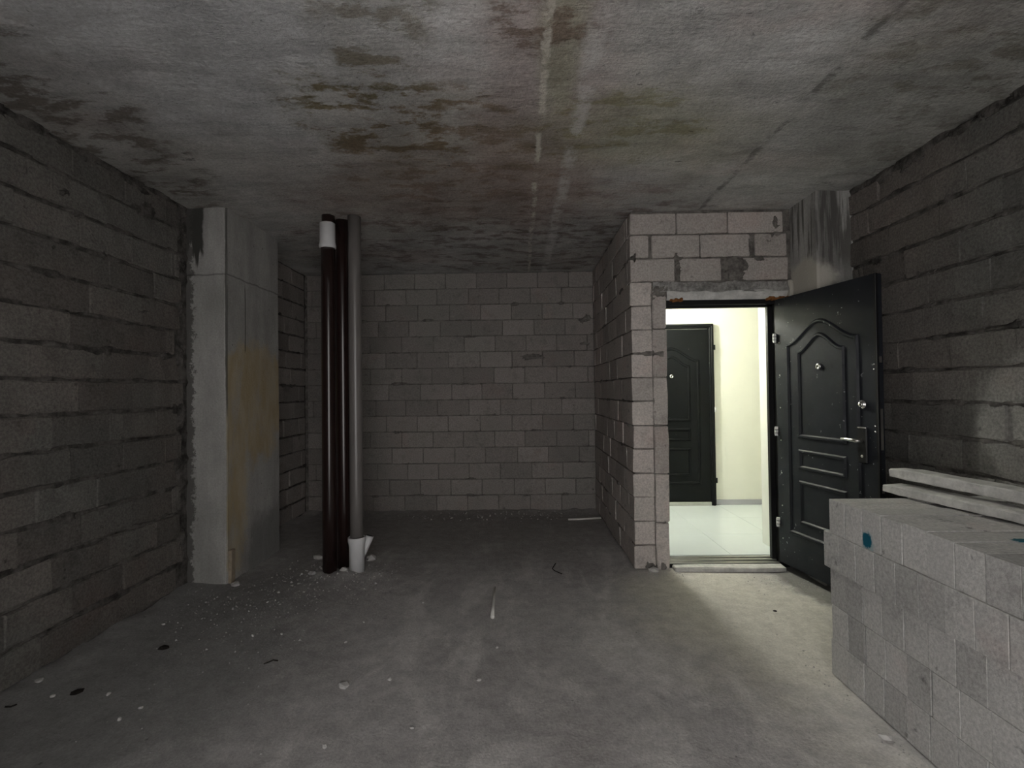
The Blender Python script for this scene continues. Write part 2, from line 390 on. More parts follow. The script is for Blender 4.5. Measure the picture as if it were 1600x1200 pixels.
XL, XR, YB = -2.55, 2.47, 6.0
YP = 4.01
CH = H / 15.0
PIT = 0.38
def mortar_grid(mb, u0, u1, z0, z1, place, flip, seed, amp=0.010, deep=-0.010, du=0.035):
    """the mortar behind and between the blocks: a rough skin that swells out at some bed joints"""
    def fn(u, z):
        kz = min(abs(z - i * CH) for i in range(0, 16))
        near = math.exp(-(kz / 0.022) ** 2)
        nz = fbm(u * 3.1 + seed, z * 5.0, seed * 1.7) + 0.5 * fbm(u * 13, z * 13 + seed, 2.0, 3)
        h = deep + amp * (0.4 + nz) * (0.25 + 0.9 * near) + (0.020 * max(0, nz - 0.55) * near * 2.0)
        return place(u, z, min(h, 0.012))
    zs = []
    for i in range(15):
        base = i * CH
        zs += [base, base + 0.012, base + 0.03, base + CH * 0.5, base + CH - 0.03, base + CH - 0.012]
    zs = [z for z in zs if z0 <= z <= z1] + [z1]
    zs = sorted(set([z0] + zs))
    vs, fs = grid_surface(frange(u0, u1, du), zs, fn)
    if flip: fs = [tuple(reversed(f)) for f in fs]
    mb.add(vs, fs)

def rows_regular(u0, u1, offs, joint, n=15, minlen=0.05):
    out = []
    for i in range(n):
        e = [u0]
        t = u0 + (offs(i) % PIT)
        while t < u1 - minlen:
            if t - u0 > minlen: e.append(t)
            t += PIT + random.uniform(-0.012, 0.012)
        e.append(u1)
        out.append((i * CH, (i + 1) * CH, list(zip(e[:-1], e[1:]))))
    return out

# ------------------------------------------------------------------ setting: floor and ceiling
def floor_h(x, y):
    h = 0.006 * fbm(x * 1.3, y * 1.3, 1.0) + 0.003 * fbm(x * 7, y * 7, 3.0, 3)
    edge = 0.022 * math.exp(-((x - XL) / 0.16) ** 2) * (0.7 + fbm(x * 4, y * 4, 5.0, 3))
    edge += 0.03 * math.exp(-((y - YB) / 0.12) ** 2) * (0.6 + fbm(x * 5, y * 5, 6.0, 3)) if x < 0.95 else 0
    pip = 0.035 * math.exp(-(((x + 1.42) / 0.35) ** 2 + ((y - 4.0) / 0.22) ** 2)) * (0.5 + fbm(x * 6, y * 6, 8.0, 3))
    return h + max(0, edge) + max(0, pip) - 0.004
ys = frange(WY, 1.0, 0.27) + frange(1.035, 6.1, 0.035)
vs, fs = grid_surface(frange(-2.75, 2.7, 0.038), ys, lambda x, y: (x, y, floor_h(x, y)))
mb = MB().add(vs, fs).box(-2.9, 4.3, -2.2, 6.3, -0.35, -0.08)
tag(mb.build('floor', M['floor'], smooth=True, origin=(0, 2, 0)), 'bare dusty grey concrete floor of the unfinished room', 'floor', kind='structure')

def ceil_h(x, y):
    h = 0.010 * fbm(x * 0.9, y * 1.4, 11.0) + 0.006 * fbm(x * 4.5, y * 7.5, 13.0, 4)
    w = 0.012 * fbm(x * 2, y * 3, 15.0, 3)
    h += -0.010 * math.exp(-((x + w - 0.14) / 0.018) ** 2) * max(0, 0.6 + fbm(3, y * 4, 17.0, 3))
    h += 0.008 * math.exp(-((x + w - 1.49) / 0.02) ** 2) * max(0, 0.5 + fbm(5, y * 3, 19.0, 3))
    h += -0.008 * math.exp(-((y + w * 2 - 4.08) / 0.03) ** 2) * max(0, 0.6 + fbm(x * 3, 7, 21.0, 3))
    pit = fbm(x * 6.0, y * 11.0, 23.0, 4)
    if pit > 0.75: h += 0.012 * min(1, (pit - 0.75) * 4)
    return H + h + 0.004
ys = frange(WY, 0.8, 0.28) + frange(0.83, 6.1, 0.03)
vs, fs = grid_surface(frange(-2.75, 2.7, 0.032), ys, lambda x, y: (x, y, ceil_h(x, y)))
mb = MB().add(vs, [tuple(reversed(f)) for f in fs]).box(-2.9, 4.3, -2.2, 6.3, H + 0.05, H + 0.3)
tag(mb.build('ceiling', M['ceiling'], smooth=True, origin=(0, 2, H)), 'stained bare concrete ceiling slab with formwork marks', 'ceiling', kind='structure')

# ------------------------------------------------------------------ setting: block walls
def put_block(parent, x0, x1, y0, y1, z0, z1, mat, axis, mid=1, c=0.006, j=0.0025, ce=None):
    return MB().cbox(x0, x1, y0, y1, z0, z1, c, j, mid, axis, ce).build('block', mat, parent)

def J(a=0.004): return random.uniform(-a, a)

# left wall: face X = XL, runs along Y up to the pillar
mb = MB()
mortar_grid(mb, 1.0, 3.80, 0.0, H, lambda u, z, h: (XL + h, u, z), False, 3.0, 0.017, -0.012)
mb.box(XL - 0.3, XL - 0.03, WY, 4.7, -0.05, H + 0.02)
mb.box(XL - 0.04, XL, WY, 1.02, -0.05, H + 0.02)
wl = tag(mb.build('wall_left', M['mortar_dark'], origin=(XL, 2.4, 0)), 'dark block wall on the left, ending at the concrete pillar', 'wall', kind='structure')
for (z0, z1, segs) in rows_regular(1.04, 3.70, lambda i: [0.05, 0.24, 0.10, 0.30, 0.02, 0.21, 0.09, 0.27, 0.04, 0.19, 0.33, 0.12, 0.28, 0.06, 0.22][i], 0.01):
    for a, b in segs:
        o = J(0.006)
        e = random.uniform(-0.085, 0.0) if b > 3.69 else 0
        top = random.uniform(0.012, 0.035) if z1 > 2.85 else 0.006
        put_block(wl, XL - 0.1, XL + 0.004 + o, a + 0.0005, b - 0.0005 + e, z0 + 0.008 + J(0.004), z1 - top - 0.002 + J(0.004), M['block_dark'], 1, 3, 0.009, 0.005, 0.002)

# right wall: face X = XR
mb = MB()
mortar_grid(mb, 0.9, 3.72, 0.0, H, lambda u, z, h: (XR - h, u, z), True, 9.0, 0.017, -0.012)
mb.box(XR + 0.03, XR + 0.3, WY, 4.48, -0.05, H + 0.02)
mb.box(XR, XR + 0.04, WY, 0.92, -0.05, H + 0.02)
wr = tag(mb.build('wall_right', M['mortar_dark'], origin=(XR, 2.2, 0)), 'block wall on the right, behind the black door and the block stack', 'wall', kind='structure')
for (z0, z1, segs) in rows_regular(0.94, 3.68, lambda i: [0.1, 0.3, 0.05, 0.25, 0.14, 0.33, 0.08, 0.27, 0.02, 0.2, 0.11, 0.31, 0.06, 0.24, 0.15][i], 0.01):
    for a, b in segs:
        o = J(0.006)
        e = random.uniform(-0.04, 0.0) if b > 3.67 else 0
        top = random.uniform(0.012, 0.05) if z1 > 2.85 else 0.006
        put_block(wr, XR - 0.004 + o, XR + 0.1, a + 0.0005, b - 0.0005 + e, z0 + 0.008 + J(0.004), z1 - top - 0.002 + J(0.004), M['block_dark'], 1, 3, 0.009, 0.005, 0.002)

# back wall of the alcove: face Y = YB
XA = 0.925
mb = MB()
mortar_grid(mb, -2.75, XA + 0.05, 0.0, H, lambda u, z, h: (u, YB - h, z), False, 21.0, 0.006, -0.008)
mb.box(-2.9, 1.12, YB + 0.03, YB + 0.3, -0.05, H + 0.02)
wb = tag(mb.build('wall_back', M['mortar'], origin=(-0.8, YB, 0)), 'far grey block wall closing the dark alcove', 'wall', kind='structure')
bo = [0.04, 0.23, 0.10, 0.29, 0.02, 0.20, 0.07, 0.25, 0.03, 0.22, 0.02, 0.11, 0.20, 0.06, 0.20]
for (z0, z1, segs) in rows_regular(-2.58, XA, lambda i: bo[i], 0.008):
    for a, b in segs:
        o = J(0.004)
        put_block(wb, a + 0.0035, b - 0.0035, YB - 0.003 + o, YB + 0.1, z0 + 0.0045 + J(0.002), z1 - 0.0045 + J(0.002), M['block_dimmed'], 0, 0, 0.004, 0.002)

# alcove left wall: face X = -2.60, from the pillar to the back wall
mb = MB()
XAL = -2.60
mortar_grid(mb, 4.5, 6.05, 0.0, H, lambda u, z, h: (XAL + h, u, z), False, 33.0, 0.012, -0.014)
mb.box(XAL - 0.3, XAL - 0.03, 4.5, 6.3, -0.05, H + 0.02)
wa = tag(mb.build('wall_alcove', M['mortar_dark'], origin=(XAL, 5.3, 0)), 'short block side wall of the alcove beyond the concrete pillar', 'wall', kind='structure')
for (z0, z1, segs) in rows_regular(4.55, 5.97, lambda i: (0.12 if i % 2 else 0.3) + 0.05 * math.sin(i * 2.3), 0.01):
    for a, b in segs:
        o = J(0.007)
        put_block(wa, XAL - 0.1, XAL + 0.003 + o, a + 0.005, b - 0.005, z0 + 0.007 + J(0.004), z1 - 0.007 + J(0.004), M['block_dimmed'], 1, 1, 0.008, 0.004)

# entry wall: partition returning along the alcove, pier, strip beside the door, courses over the door
mb = MB()
mortar_grid(mb, YP + 0.02, 6.05, 0.0, H, lambda u, z, h: (XA - h, u, z), True, 41.0, 0.007, -0.010)
mortar_grid(mb, XA + 0.01, 2.26, 0.0, H, lambda u, z, h: ((u, YP - h, z) if (z > 2.25 or u < 1.19) else (min(u, 1.19), YP + 0.02, z)), False, 47.0, 0.010, -0.009)
mb.box(XA + 0.03, 1.03, YP + 0.03, 6.3, -0.05, H + 0.02)
mb.box(1.09, 1.19, YP + 0.11, 4.48, -0.05, H + 0.02)
mb.box(1.09, 2.6, YP + 0.03, 4.48, 2.20, H + 0.02)
mb.box(2.25, 2.6, YP + 0.03, 4.48, -0.05, H + 0.02)
we = tag(mb.build('wall_entry', M['mortar'], origin=(1.0, YP, 0)), 'pale block partition around the entrance doorway', 'wall', kind='structure')
for i in range(15):
    z0, z1 = i * CH, (i + 1) * CH
    top = 0.012 if i == 14 else 0.0045
    e = [YP - 0.005, YP + (0.37 if i % 2 else 0.2) + J(0.03)]
    while e[-1] < YB - 0.45: e.append(e[-1] + PIT + J(0.01))
    e.append(YB - 0.01)
    xe = 1.088
    for q, (a, b) in enumerate(zip(e[:-1], e[1:])):
        o = J(0.005)
        if q == 0 and i >= 12: continue
        put_block(we, XA - 0.003 + o, xe if q == 0 else 1.0, a + (0.0 if q == 0 else 0.004), b - 0.004, z0 + 0.0045 + J(0.0025), z1 - top + J(0.002), M['block'], 1, 1, 0.005, 0.003)
    if i >= 12:
        put_block(we, XA - 0.003, 1.03, YP + 0.11, e[1] - 0.004, z0 + 0.0045, z1 - top, M['block'], 1, 0, 0.005, 0.003)
for zr, segs in ((14, [(XA - 0.004, 1.30), (1.30, 1.716), (1.716, 2.165)]), (13, [(XA - 0.004, 1.075), (1.095, 1.49), (1.49, 1.895), (1.93, 2.19)]), (12, [(XA - 0.004, 1.285), (1.315, 1.66), (1.83, 2.20)])):
    for a, b in segs:
        put_block(we, a + (0 if a < XA else 0.004), b - 0.004, YP - 0.006 + J(0.003), YP + 0.1, zr * CH + 0.0055, (zr + 1) * CH - (0.02 if zr == 14 else 0.0055), M['block'], 0, 2, 0.006, 0.003)
zz = -0.02
while zz < 2.25:
    z2 = min(zz + 0.392, 2.30)
    put_block(we, 1.096, 1.208 + J(0.004), YP - 0.002 + J(0.004), YP + 0.1, zz + 0.004, z2 - 0.004, M['block'], 2, 2, 0.007, 0.004)
    zz = z2
vs, fs = grid_surface(frange(1.10, 2.215, 0.012), frange(2.235, 2.312, 0.011), lambda x, z: (x, YP - 0.012 + 0.018 * fbm(x * 9, z * 14, 3.3), z + 0.012 * fbm(x * 7, 4.4, 2.0)))
MB().add(vs, fs).box(1.10, 2.215, YP + 0.01, YP + 0.1, 2.245, 2.31).build('lintel', M['lintel'], we)
vs, fs = grid_surface(frange(1.215, 2.20, 0.02), frange(2.172, 2.246, 0.012), lambda x, z: (x, YP + 0.012 + (z - 2.172) * -0.25 + 0.008 * fbm(x * 6, z * 20, 9.3), z))
MB().add(vs, fs).box(1.215, 2.20, YP + 0.035, YP + 0.1, 2.175, 2.24).build('plaster_band', M['board'], we)
for x, w in ((1.24, 0.10), (2.02, 0.24)):
    m = MB()
    n = int(w / 0.02)
    for q in range(n):
        m.cbox(x + q * 0.02, x + q * 0.02 + 0.022, YP - 0.012 + J(0.006), YP + 0.03, 2.160 + J(0.006), 2.186 + J(0.008), 0.004, 0.002, 0)
    m.build('foam_bead', M['foam'], we)
m = MB().cbox(2.19, 2.222, YP - 0.03, YP + 0.05, 2.10, 2.32, 0.006, 0.003, 2, 2)
m.build('render_edge', M['pillar_r'], we)


def smear(parent, place, u, z, ru, rz, seed, mat, flip=False, hgt=0.014, name='mortar_smear'):
    """a ragged dab of mortar that has squeezed out over the block faces"""
    def fn(a, b):
        d = math.hypot((a - u) / ru, (b - z) / rz) + 0.75 * fbm(a * 0.9 / ru + seed, b * 0.9 / rz, seed * 1.3) + 0.25 * fbm(a * 60, b * 60, seed, 2)
        h = hgt * (0.75 - d) + 0.003 * fbm(a * 70, b * 70, seed + 2.0, 2)
        return place(a, b, max(-0.03, min(h, hgt)) if h > 0 else max(-0.03, h * 6))
    nu = max(8, min(26, int(ru * 3 / 0.012))); nz = max(7, min(22, int(rz * 3 / 0.012)))
    vs, fs = grid_surface(frange(u - ru * 1.5, u + ru * 1.5, ru * 3 / nu), frange(z - rz * 1.5, z + rz * 1.5, rz * 3 / nz), fn)
    if flip: fs = [tuple(reversed(f)) for f in fs]
    return MB().add(vs, fs).build(name, mat, parent)
PL = lambda a, b, h: (XL + 0.004 + h, a, b)
PR = lambda a, b, h: (XR - 0.004 - h, a, b)
PBK = lambda a, b, h: (a, YB - 0.003 - h, b)
PE = lambda a, b, h: (a, YP - 0.006 - h, b)
PS = lambda a, b, h: (XA - 0.003 - h, a, b)
PA = lambda a, b, h: (XAL + 0.003 + h, a, b)
rs = random.Random(5)
for q in range(22):
    smear(wl, PL, rs.uniform(2.0, 3.6), CH * rs.randint(1, 14), rs.uniform(0.03, 0.12), rs.uniform(0.014, 0.034), q * 1.7, M['mortar_dark'])
for q in range(12):
    smear(wl, PL, 1.9 + q * 0.16 + rs.uniform(-0.05, 0.05), H - rs.uniform(0.0, 0.05), rs.uniform(0.08, 0.16), rs.uniform(0.03, 0.06), 40 + q * 1.9, M['mortar_dark'])
for (u, z, a, b) in ((3.02, 1.72, 0.05, 0.035), (2.66, 1.75, 0.05, 0.03), (3.36, 2.72, 0.12, 0.08), (2.5, 2.62, 0.05, 0.05), (2.72, 2.60, 0.04, 0.04), (3.3, 2.02, 0.10, 0.03), (3.62, 1.33, 0.05, 0.06)):
    smear(wl, PL, u, z, a, b, u * 3 + z, M['mortar_dark'])
for z in (0.35, 0.9, 1.28, 1.75, 2.12, 2.45, 2.75):
    smear(wl, PL, 3.68, z, 0.06, 0.11, z * 7, M['mortar_dark'], hgt=0.02)
for q in range(18):
    smear(wr, PR, rs.uniform(1.9, 3.6), CH * rs.randint(5, 14), rs.uniform(0.03, 0.12), rs.uniform(0.014, 0.034), 80 + q * 1.7, M['mortar_dark'], True)
for q in range(10):
    smear(wr, PR, 2.1 + q * 0.16 + rs.uniform(-0.05, 0.05), H - rs.uniform(0.0, 0.06), rs.uniform(0.08, 0.16), rs.uniform(0.03, 0.07), 120 + q * 1.9, M['mortar_dark'], True)
for q in range(16):
    smear(wb, PBK, rs.uniform(-1.9, 0.85), CH * rs.randint(1, 14), rs.uniform(0.03, 0.12), rs.uniform(0.012, 0.025), 160 + q * 1.7, M['mortar'], hgt=0.010)
for (u, z, a, b) in ((0.18, 1.86, 0.17, 0.05), (0.80, 2.02, 0.13, 0.04), (0.82, 2.31, 0.09, 0.05)):
    smear(wb, PBK, u, z, a, b, u * 5 + z, M['mortar'])
for (u, z, a, b) in ((1.745, 2.41, 0.115, 0.10), (1.905, 2.60, 0.03, 0.09), (1.30, 2.40, 0.03, 0.08), (2.10, 2.78, 0.04, 0.08), (2.09, 2.69, 0.05, 0.03), (1.30, 2.52, 0.05, 0.04), (1.14, 2.26, 0.07, 0.07), (1.98, 2.50, 0.07, 0.03), (1.06, 0.03, 0.06, 0.045), (1.155, 0.025, 0.03, 0.05)):
    smear(we, PE, u, z, a, b, u * 5 + z, M['mortar'])
for q in range(12):
    smear(we, PS, rs.uniform(4.1, 5.8), CH * rs.randint(1, 14), rs.uniform(0.04, 0.14), rs.uniform(0.012, 0.03), 200 + q * 1.7, M['mortar'], True)
for q in range(12):
    smear(wa, PA, rs.uniform(4.7, 5.9), CH * rs.randint(1, 14), rs.uniform(0.04, 0.16), rs.uniform(0.012, 0.03), 240 + q * 1.7, M['mortar_dark'])
smear(wa, PA, 5.15, 1.98, 0.05, 0.10, 3.3, M['mortar_dark'])

# concrete pillar on the left, concrete column at the right of the door
def pillar(name, x0, x1, y0, y1, mat, label, seed):
    m = MB()
    zs = frange(-0.04, H + 0.03, 0.06)
    c = 0.014
    ring = [(x0, y0), (x1 - c, y0), (x1, y0 + c), (x1, y1), (x0, y1)] if x0 < 0 else [(x0, y1), (x0, y0 + c), (x0 + c, y0), (x1, y0), (x1, y1)]
    pts = []
    for a, b in zip(ring, ring[1:] + ring[:1]):
        n = max(1, int(math.hypot(b[0] - a[0], b[1] - a[1]) / 0.06))
        pts += [(a[0] + (b[0] - a[0]) * i / n, a[1] + (b[1] - a[1]) * i / n) for i in range(n)]
    vs = []
    for z in zs:
        for (x, y) in pts:
            vs.append((x + 0.004 * fbm(y * 3, z * 2, seed), y + 0.005 * fbm(x * 3, z * 2, seed + 5), z))
    n = len(pts); fs = []
    for j in range(len(zs) - 1):
        for i in range(n): fs.append((j * n + i, j * n + (i + 1) % n, (j + 1) * n + (i + 1) % n, (j + 1) * n + i))
    m.add(vs, fs)
    o = m.build(name, mat)
    tag(o, label, 'pillar', kind='structure')
    return o
pillar('pillar', -2.70, -2.252, 3.77, 4.60, M['pillar_l'], 'rough cast concrete pillar with an ochre paint patch, by the left wall', 61.0)
pillar('concrete_column', 2.222, 2.62, 3.655, 4.04, M['pillar_r'], 'dark-streaked concrete column in the corner behind the open black door', 71.0)

# rear wall with its window opening (behind the camera)
mb = MB()
mb.box(-2.85, WX0, WY - 0.25, WY, -0.05, H + 0.02).box(WX1, 2.77, WY - 0.25, WY, -0.05, H + 0.02)
mb.box(WX0, WX1, WY - 0.25, WY, -0.05, WZ0).box(WX0, WX1, WY - 0.25, WY, WZ1, H + 0.02)
tag(mb.build('wall_rear', M['block'], origin=(0, WY, 0)), 'block wall with an open window hole behind the viewer', 'wall', kind='structure')

# ------------------------------------------------------------------ corridor beyond the doorway
CF = 0.06
YC = 5.95
mb = MB().box(1.02, 4.1, YC, YC + 0.3, -0.05, H + 0.02)
tag(mb.build('wall_corridor', M['plaster'], origin=(2.5, YC, 0)), 'white plastered corridor wall seen through the doorway', 'wall', kind='structure')
mb = MB().box(1.02, 1.04, 4.46, YC, CF, 2.7).box(1.02, 1.195, 4.46, 4.485, CF, 2.7)
tag(mb.build('wall_corridor_left', M['plaster']), 'white plastered end of the corridor hidden left of the doorway', 'wall', kind='structure')
mb = MB().box(2.25, 4.1, 4.46, 4.485, CF, 2.7).box(1.03, 2.25, 4.46, 4.485, 2.2, 2.7).box(4.05, 4.3, 4.46, 6.2, -0.05, H)
tag(mb.build('wall_corridor_near', M['plaster']), 'white plastered near side of the corridor', 'wall', kind='structure')
mb = MB().box(1.02, 4.1, 4.45, YC + 0.02, 2.62, 2.72)
tag(mb.build('ceiling_corridor', M['plaster']), 'white corridor ceiling above the doorway view', 'ceiling', kind='structure')
fc = tag(MB().box(1.02, 4.1, 4.12, YC, -0.06, CF - 0.006).build('floor_corridor', M['grout']), 'pale tiled corridor floor beyond the threshold', 'floor', kind='structure')
TX0 = 2.36 - 0.6 * 2
for i in range(-1, 5):
    for j in range(3):
        x0, x1 = TX0 + i * 0.6, TX0 + (i + 1) * 0.6
        y0, y1 = YC - (j + 1) * 0.6, YC - j * 0.6
        x0, x1, y0 = max(x0, 1.04 if y0 > 4.5 else 1.2), min(x1, 4.05), max(y0, 4.16)
        if x1 - x0 < 0.03: continue
        MB().cbox(x0 + 0.001, x1 - 0.001, y0 + 0.001, y1 - 0.001, CF - 0.012, CF, 0.001, 0, 0).build('tile', M['tile'], fc)
m = MB().cbox(2.18, 2.255, YP + 0.10, 4.485, CF - 0.01, 2.25, 0.003, 0, 0, 2)
tag(m.build('trim_1', M['white_reveal']), 'white plastered reveal at the right of the doorway', 'trim', kind='structure')
m = MB().cbox(2.345, 4.05, YC - 0.014, YC, CF, CF + 0.062, 0.003, 0, 0)
tag(m.build('baseboard_corridor', M['skirting']), 'low grey skirting along the white corridor wall', 'baseboard', kind='structure')

# ------------------------------------------------------------------ doors
DW, DT = 0.915, 0.055
def arch(hw, z0, zs, za, n=20):
    """closed outline: flat foot, straight sides, ogee top"""
    pts = [(-hw, z0), (hw, z0), (hw, zs)]
    for i in range(1, n):
        t = i / n
        u = hw * (1 - 2 * t)
        s = 1 - abs(u) / hw
        pts.append((u, zs + (za - zs) * (s * s * (3 - 2 * s))))
    pts.append((-hw, zs))
    return pts
def rect(hw, z0, z1): return [(-hw, z0), (hw, z0), (hw, z1), (-hw, z1)]
def offset_poly(pts, d):
    n = len(pts); out = []
    for i in range(n):
        p, a, b = Vector(pts[i]), Vector(pts[i - 1]), Vector(pts[(i + 1) % n])
        e1 = (p - a).normalized(); e2 = (b - p).normalized()
        n1, n2 = Vector((-e1.y, e1.x)), Vector((-e2.y, e2.x))
        bis = (n1 + n2)
        bis = bis / max(0.3, bis.length_squared / 2)
        out.append(tuple(p + bis * d))
    return out
def moulding(pts, w, hgt, base_n, uc):
    """a pressed bead of bevelled section that follows PTS; local frame: x along leaf, -y out of the leaf"""
    prof = [(-w / 2, 0.0), (-w * 0.18, hgt), (w * 0.18, hgt), (w / 2, 0.0)]
    vs, fs = [], []
    n = len(pts)
    for (d, h) in prof:
        for (u, z) in offset_poly(pts, d): vs.append((uc + u, base_n - h, z))
    for s in range(3):
        for i in range(n):
            fs.append((s * n + i, s * n + (i + 1) % n, (s + 1) * n + (i + 1) % n, (s + 1) * n + i))
    return vs, fs

def build_leaf(door, z0, z1, paint, mirror=False):
    """leaf in the door's local frame: x from hinge to lock edge, visible face at y = 0 looking to -y"""
    W = wm(door)
    def put(name, mb, mat, parent, smooth=False):
        # mesh stays in the door's own frame, so it turns with the door
        me = bpy.data.meshes.new(name)
        me.from_pydata(mb.v, [], mb.f); me.validate(); me.update(); me.materials.append(mat)
        if smooth:
            for p in me.polygons: p.use_smooth = True
        o = bpy.data.objects.new(name, me); col.objects.link(o); o.parent = parent
        return o
    s = -1 if mirror else 1
    uc = s * 0.455
    def bx(a, b, y0, y1, zz0, zz1, c=0.003, ax=2):
        a, b = sorted((s * a, s * b)); return MB().cbox(a, b, y0, y1, zz0, zz1, c, 0, 0, ax)
    leaf = put('leaf', bx(0.0, DW, 0.0, DT, z0, z1, 0.004), paint, door)
    put('edge_lip', bx(DW - 0.004, DW + 0.012, -0.006, 0.012, z0, z1, 0.002), M['black'], leaf)
    for nm, pts, w, h in (('outer_moulding', arch(0.318, 0.33, 1.78, 1.93), 0.034, 0.013), ('upper_panel_moulding', arch(0.205, 1.08, 1.715, 1.83), 0.034, 0.013),
                          ('middle_panel_moulding', rect(0.205, 0.845, 0.965), 0.032, 0.012), ('lower_panel_moulding', rect(0.205, 0.43, 0.73), 0.032, 0.012)):
        v, f = moulding(pts, w, h, 0.001, uc)
        put(nm, MB().add(v, f), paint, leaf)
    ph = put('peephole', MB().lathe([(0.0, -0.012), (0.008, -0.012), (0.009, -0.016), (0.021, -0.014), (0.023, -0.008), (0.023, 0.0)], (uc, 0, 1.60), 24, 'y'), M['chrome'], leaf, True)
    put('lens', MB().lathe([(0.0, -0.0165), (0.006, -0.0155), (0.0085, -0.013)], (uc, 0, 1.60), 16, 'y'), M['black'], ph, True)
    kx = s * (DW - 0.105)
    put('lock_knob', MB().lathe([(0.0, -0.024), (0.014, -0.024), (0.017, -0.018), (0.019, -0.010), (0.027, -0.008), (0.029, -0.003), (0.029, 0.0)], (kx, 0, 1.335), 24, 'y'), M['chrome'], leaf, True)
    plate = put('handle_plate', bx(DW - 0.14, DW - 0.07, -0.014, 0.001, 0.955, 1.185, 0.006), M['black'], leaf)
    put('plate_cap', bx(DW - 0.138, DW - 0.072, -0.016, -0.001, 1.180, 1.190, 0.003, 0), M['chrome'], plate)
    put('keyhole', MB().lathe([(0.0, -0.0165), (0.008, -0.016), (0.010, -0.013)], (kx, 0, 1.0), 16, 'y'), M['steel'], plate, True)
    put('lever_handle', MB().tube([(kx, 0, 1.10), (kx, -0.035, 1.10), (kx - s * 0.008, -0.047, 1.10), (kx - s * 0.03, -0.05, 1.102), (kx - s * 0.085, -0.048, 1.104), (kx - s * 0.13, -0.044, 1.102)], [0.012, 0.011, 0.012, 0.011, 0.010, 0.008], 14), M['steel'], plate, True)
    for zc, hh in ((1.62, 0.02), (1.18, 0.13), (0.80, 0.02)):
        put('latch_plate', MB().cbox(s * DW - 0.001 if s > 0 else -DW - 0.003, s * DW + 0.003 if s > 0 else -DW + 0.001, 0.016, 0.040, zc - hh, zc + hh, 0.0008, 0, 0, 2), M['steel'], leaf)
    for zb in (1.56, 1.59, 1.20, 1.165):
        put('latch_bolt', MB().lathe([(0.0, -0.004), (0.006, -0.003), (0.006, 0.0)], (s * (DW - 0.016), 0, zb), 10, 'y'), M['chrome'], leaf, True)
    return leaf

# door 1: the open leaf. hinge at (2.09, 4.02); lock edge swung into the room
hx, hy = 2.088, 4.02
ex, ey = 2.248, 3.105
ang = math.atan2(ey - hy, ex - hx)
d1 = tag(empty('door_1', (hx, hy, 0.0), 0.0), 'open black panelled steel door swung into the room beside the block stack', 'door', kind='structure')
# frame parts (world-aligned, in the door's unrotated frame)
def fput(name, mb, mat, parent, smooth=False):
    v = [tuple(Vector(p) - Vector((hx, hy, 0))) for p in mb.v]
    me = bpy.data.meshes.new(name); me.from_pydata(v, [], mb.f); me.validate(); me.update(); me.materials.append(mat)
    if smooth:
        for p in me.polygons: p.use_smooth = True
    o = bpy.data.objects.new(name, me); col.objects.link(o); o.parent = parent
    return o
fput('frame_post', MB().cbox(2.062, 2.178, YP + 0.075, YP + 0.115, 0.0, 2.172, 0.003, 0, 0, 2).cbox(2.098, 2.178, YP + 0.018, YP + 0.08, 0.0, 2.172, 0.003, 0, 0, 2), M['black'], d1)
fput('frame_post', MB().cbox(1.13, 1.205, YP + 0.03, YP + 0.115, 0.0, 2.172, 0.003, 0, 0, 2), M['black'], d1)
fput('frame_head', MB().cbox(1.13, 2.178, YP + 0.022, YP + 0.08, 2.135, 2.174, 0.003, 0, 0).cbox(1.13, 2.178, YP + 0.075, YP + 0.115, 2.118, 2.172, 0.003, 0, 0), M['black'], d1)
th = fput('threshold', MB().cbox(1.20, 2.10, YP + 0.02, YP + 0.16, 0.0, 0.034, 0.003, 0, 0), M['black'], d1)
for (a, b, zt) in ((0.022, 0.052, 0.040), (0.066, 0.094, 0.050), (0.106, 0.135, 0.058)):
    fput('threshold_strip', MB().cbox(1.205, 2.095, YP + a, YP + b, 0.030, zt, 0.003, 0, 0), M['steel'], th)
# leaf carries the swing itself: its mesh frame is turned about the hinge line
leaf = build_leaf(d1, 0.052, 2.163, M['door'])
leaf.rotation_euler = (0, 0, ang)
for zc in (0.37, 1.10, 1.85):
    hg = fput('hinge', MB().tube([(hx - 0.010, hy - 0.012, zc - 0.036), (hx - 0.010, hy - 0.012, zc + 0.036)], 0.013, 14).cbox(hx - 0.022, hx + 0.016, hy - 0.010, hy + 0.0, zc - 0.030, zc + 0.030, 0.002, 0, 0, 2), M['hinge'], d1)
    for q in (-0.014, 0.012):
        fput('knuckle_gap', MB().tube([(hx - 0.010, hy - 0.012, zc + q - 0.0025), (hx - 0.010, hy - 0.012, zc + q + 0.0025)], 0.0136, 14), M['black'], hg)
for q in range(7):
    zc = 0.25 + q * 0.26
    o = MB().lathe([(0.0, -0.003), (0.005, -0.002), (0.006, 0.0)], (0.045, 0, zc), 10, 'y')
    me = bpy.data.meshes.new('rivet'); me.from_pydata(o.v, [], o.f); me.materials.append(M['steel'])
    ro = bpy.data.objects.new('rivet', me); col.objects.link(ro); ro.parent = leaf

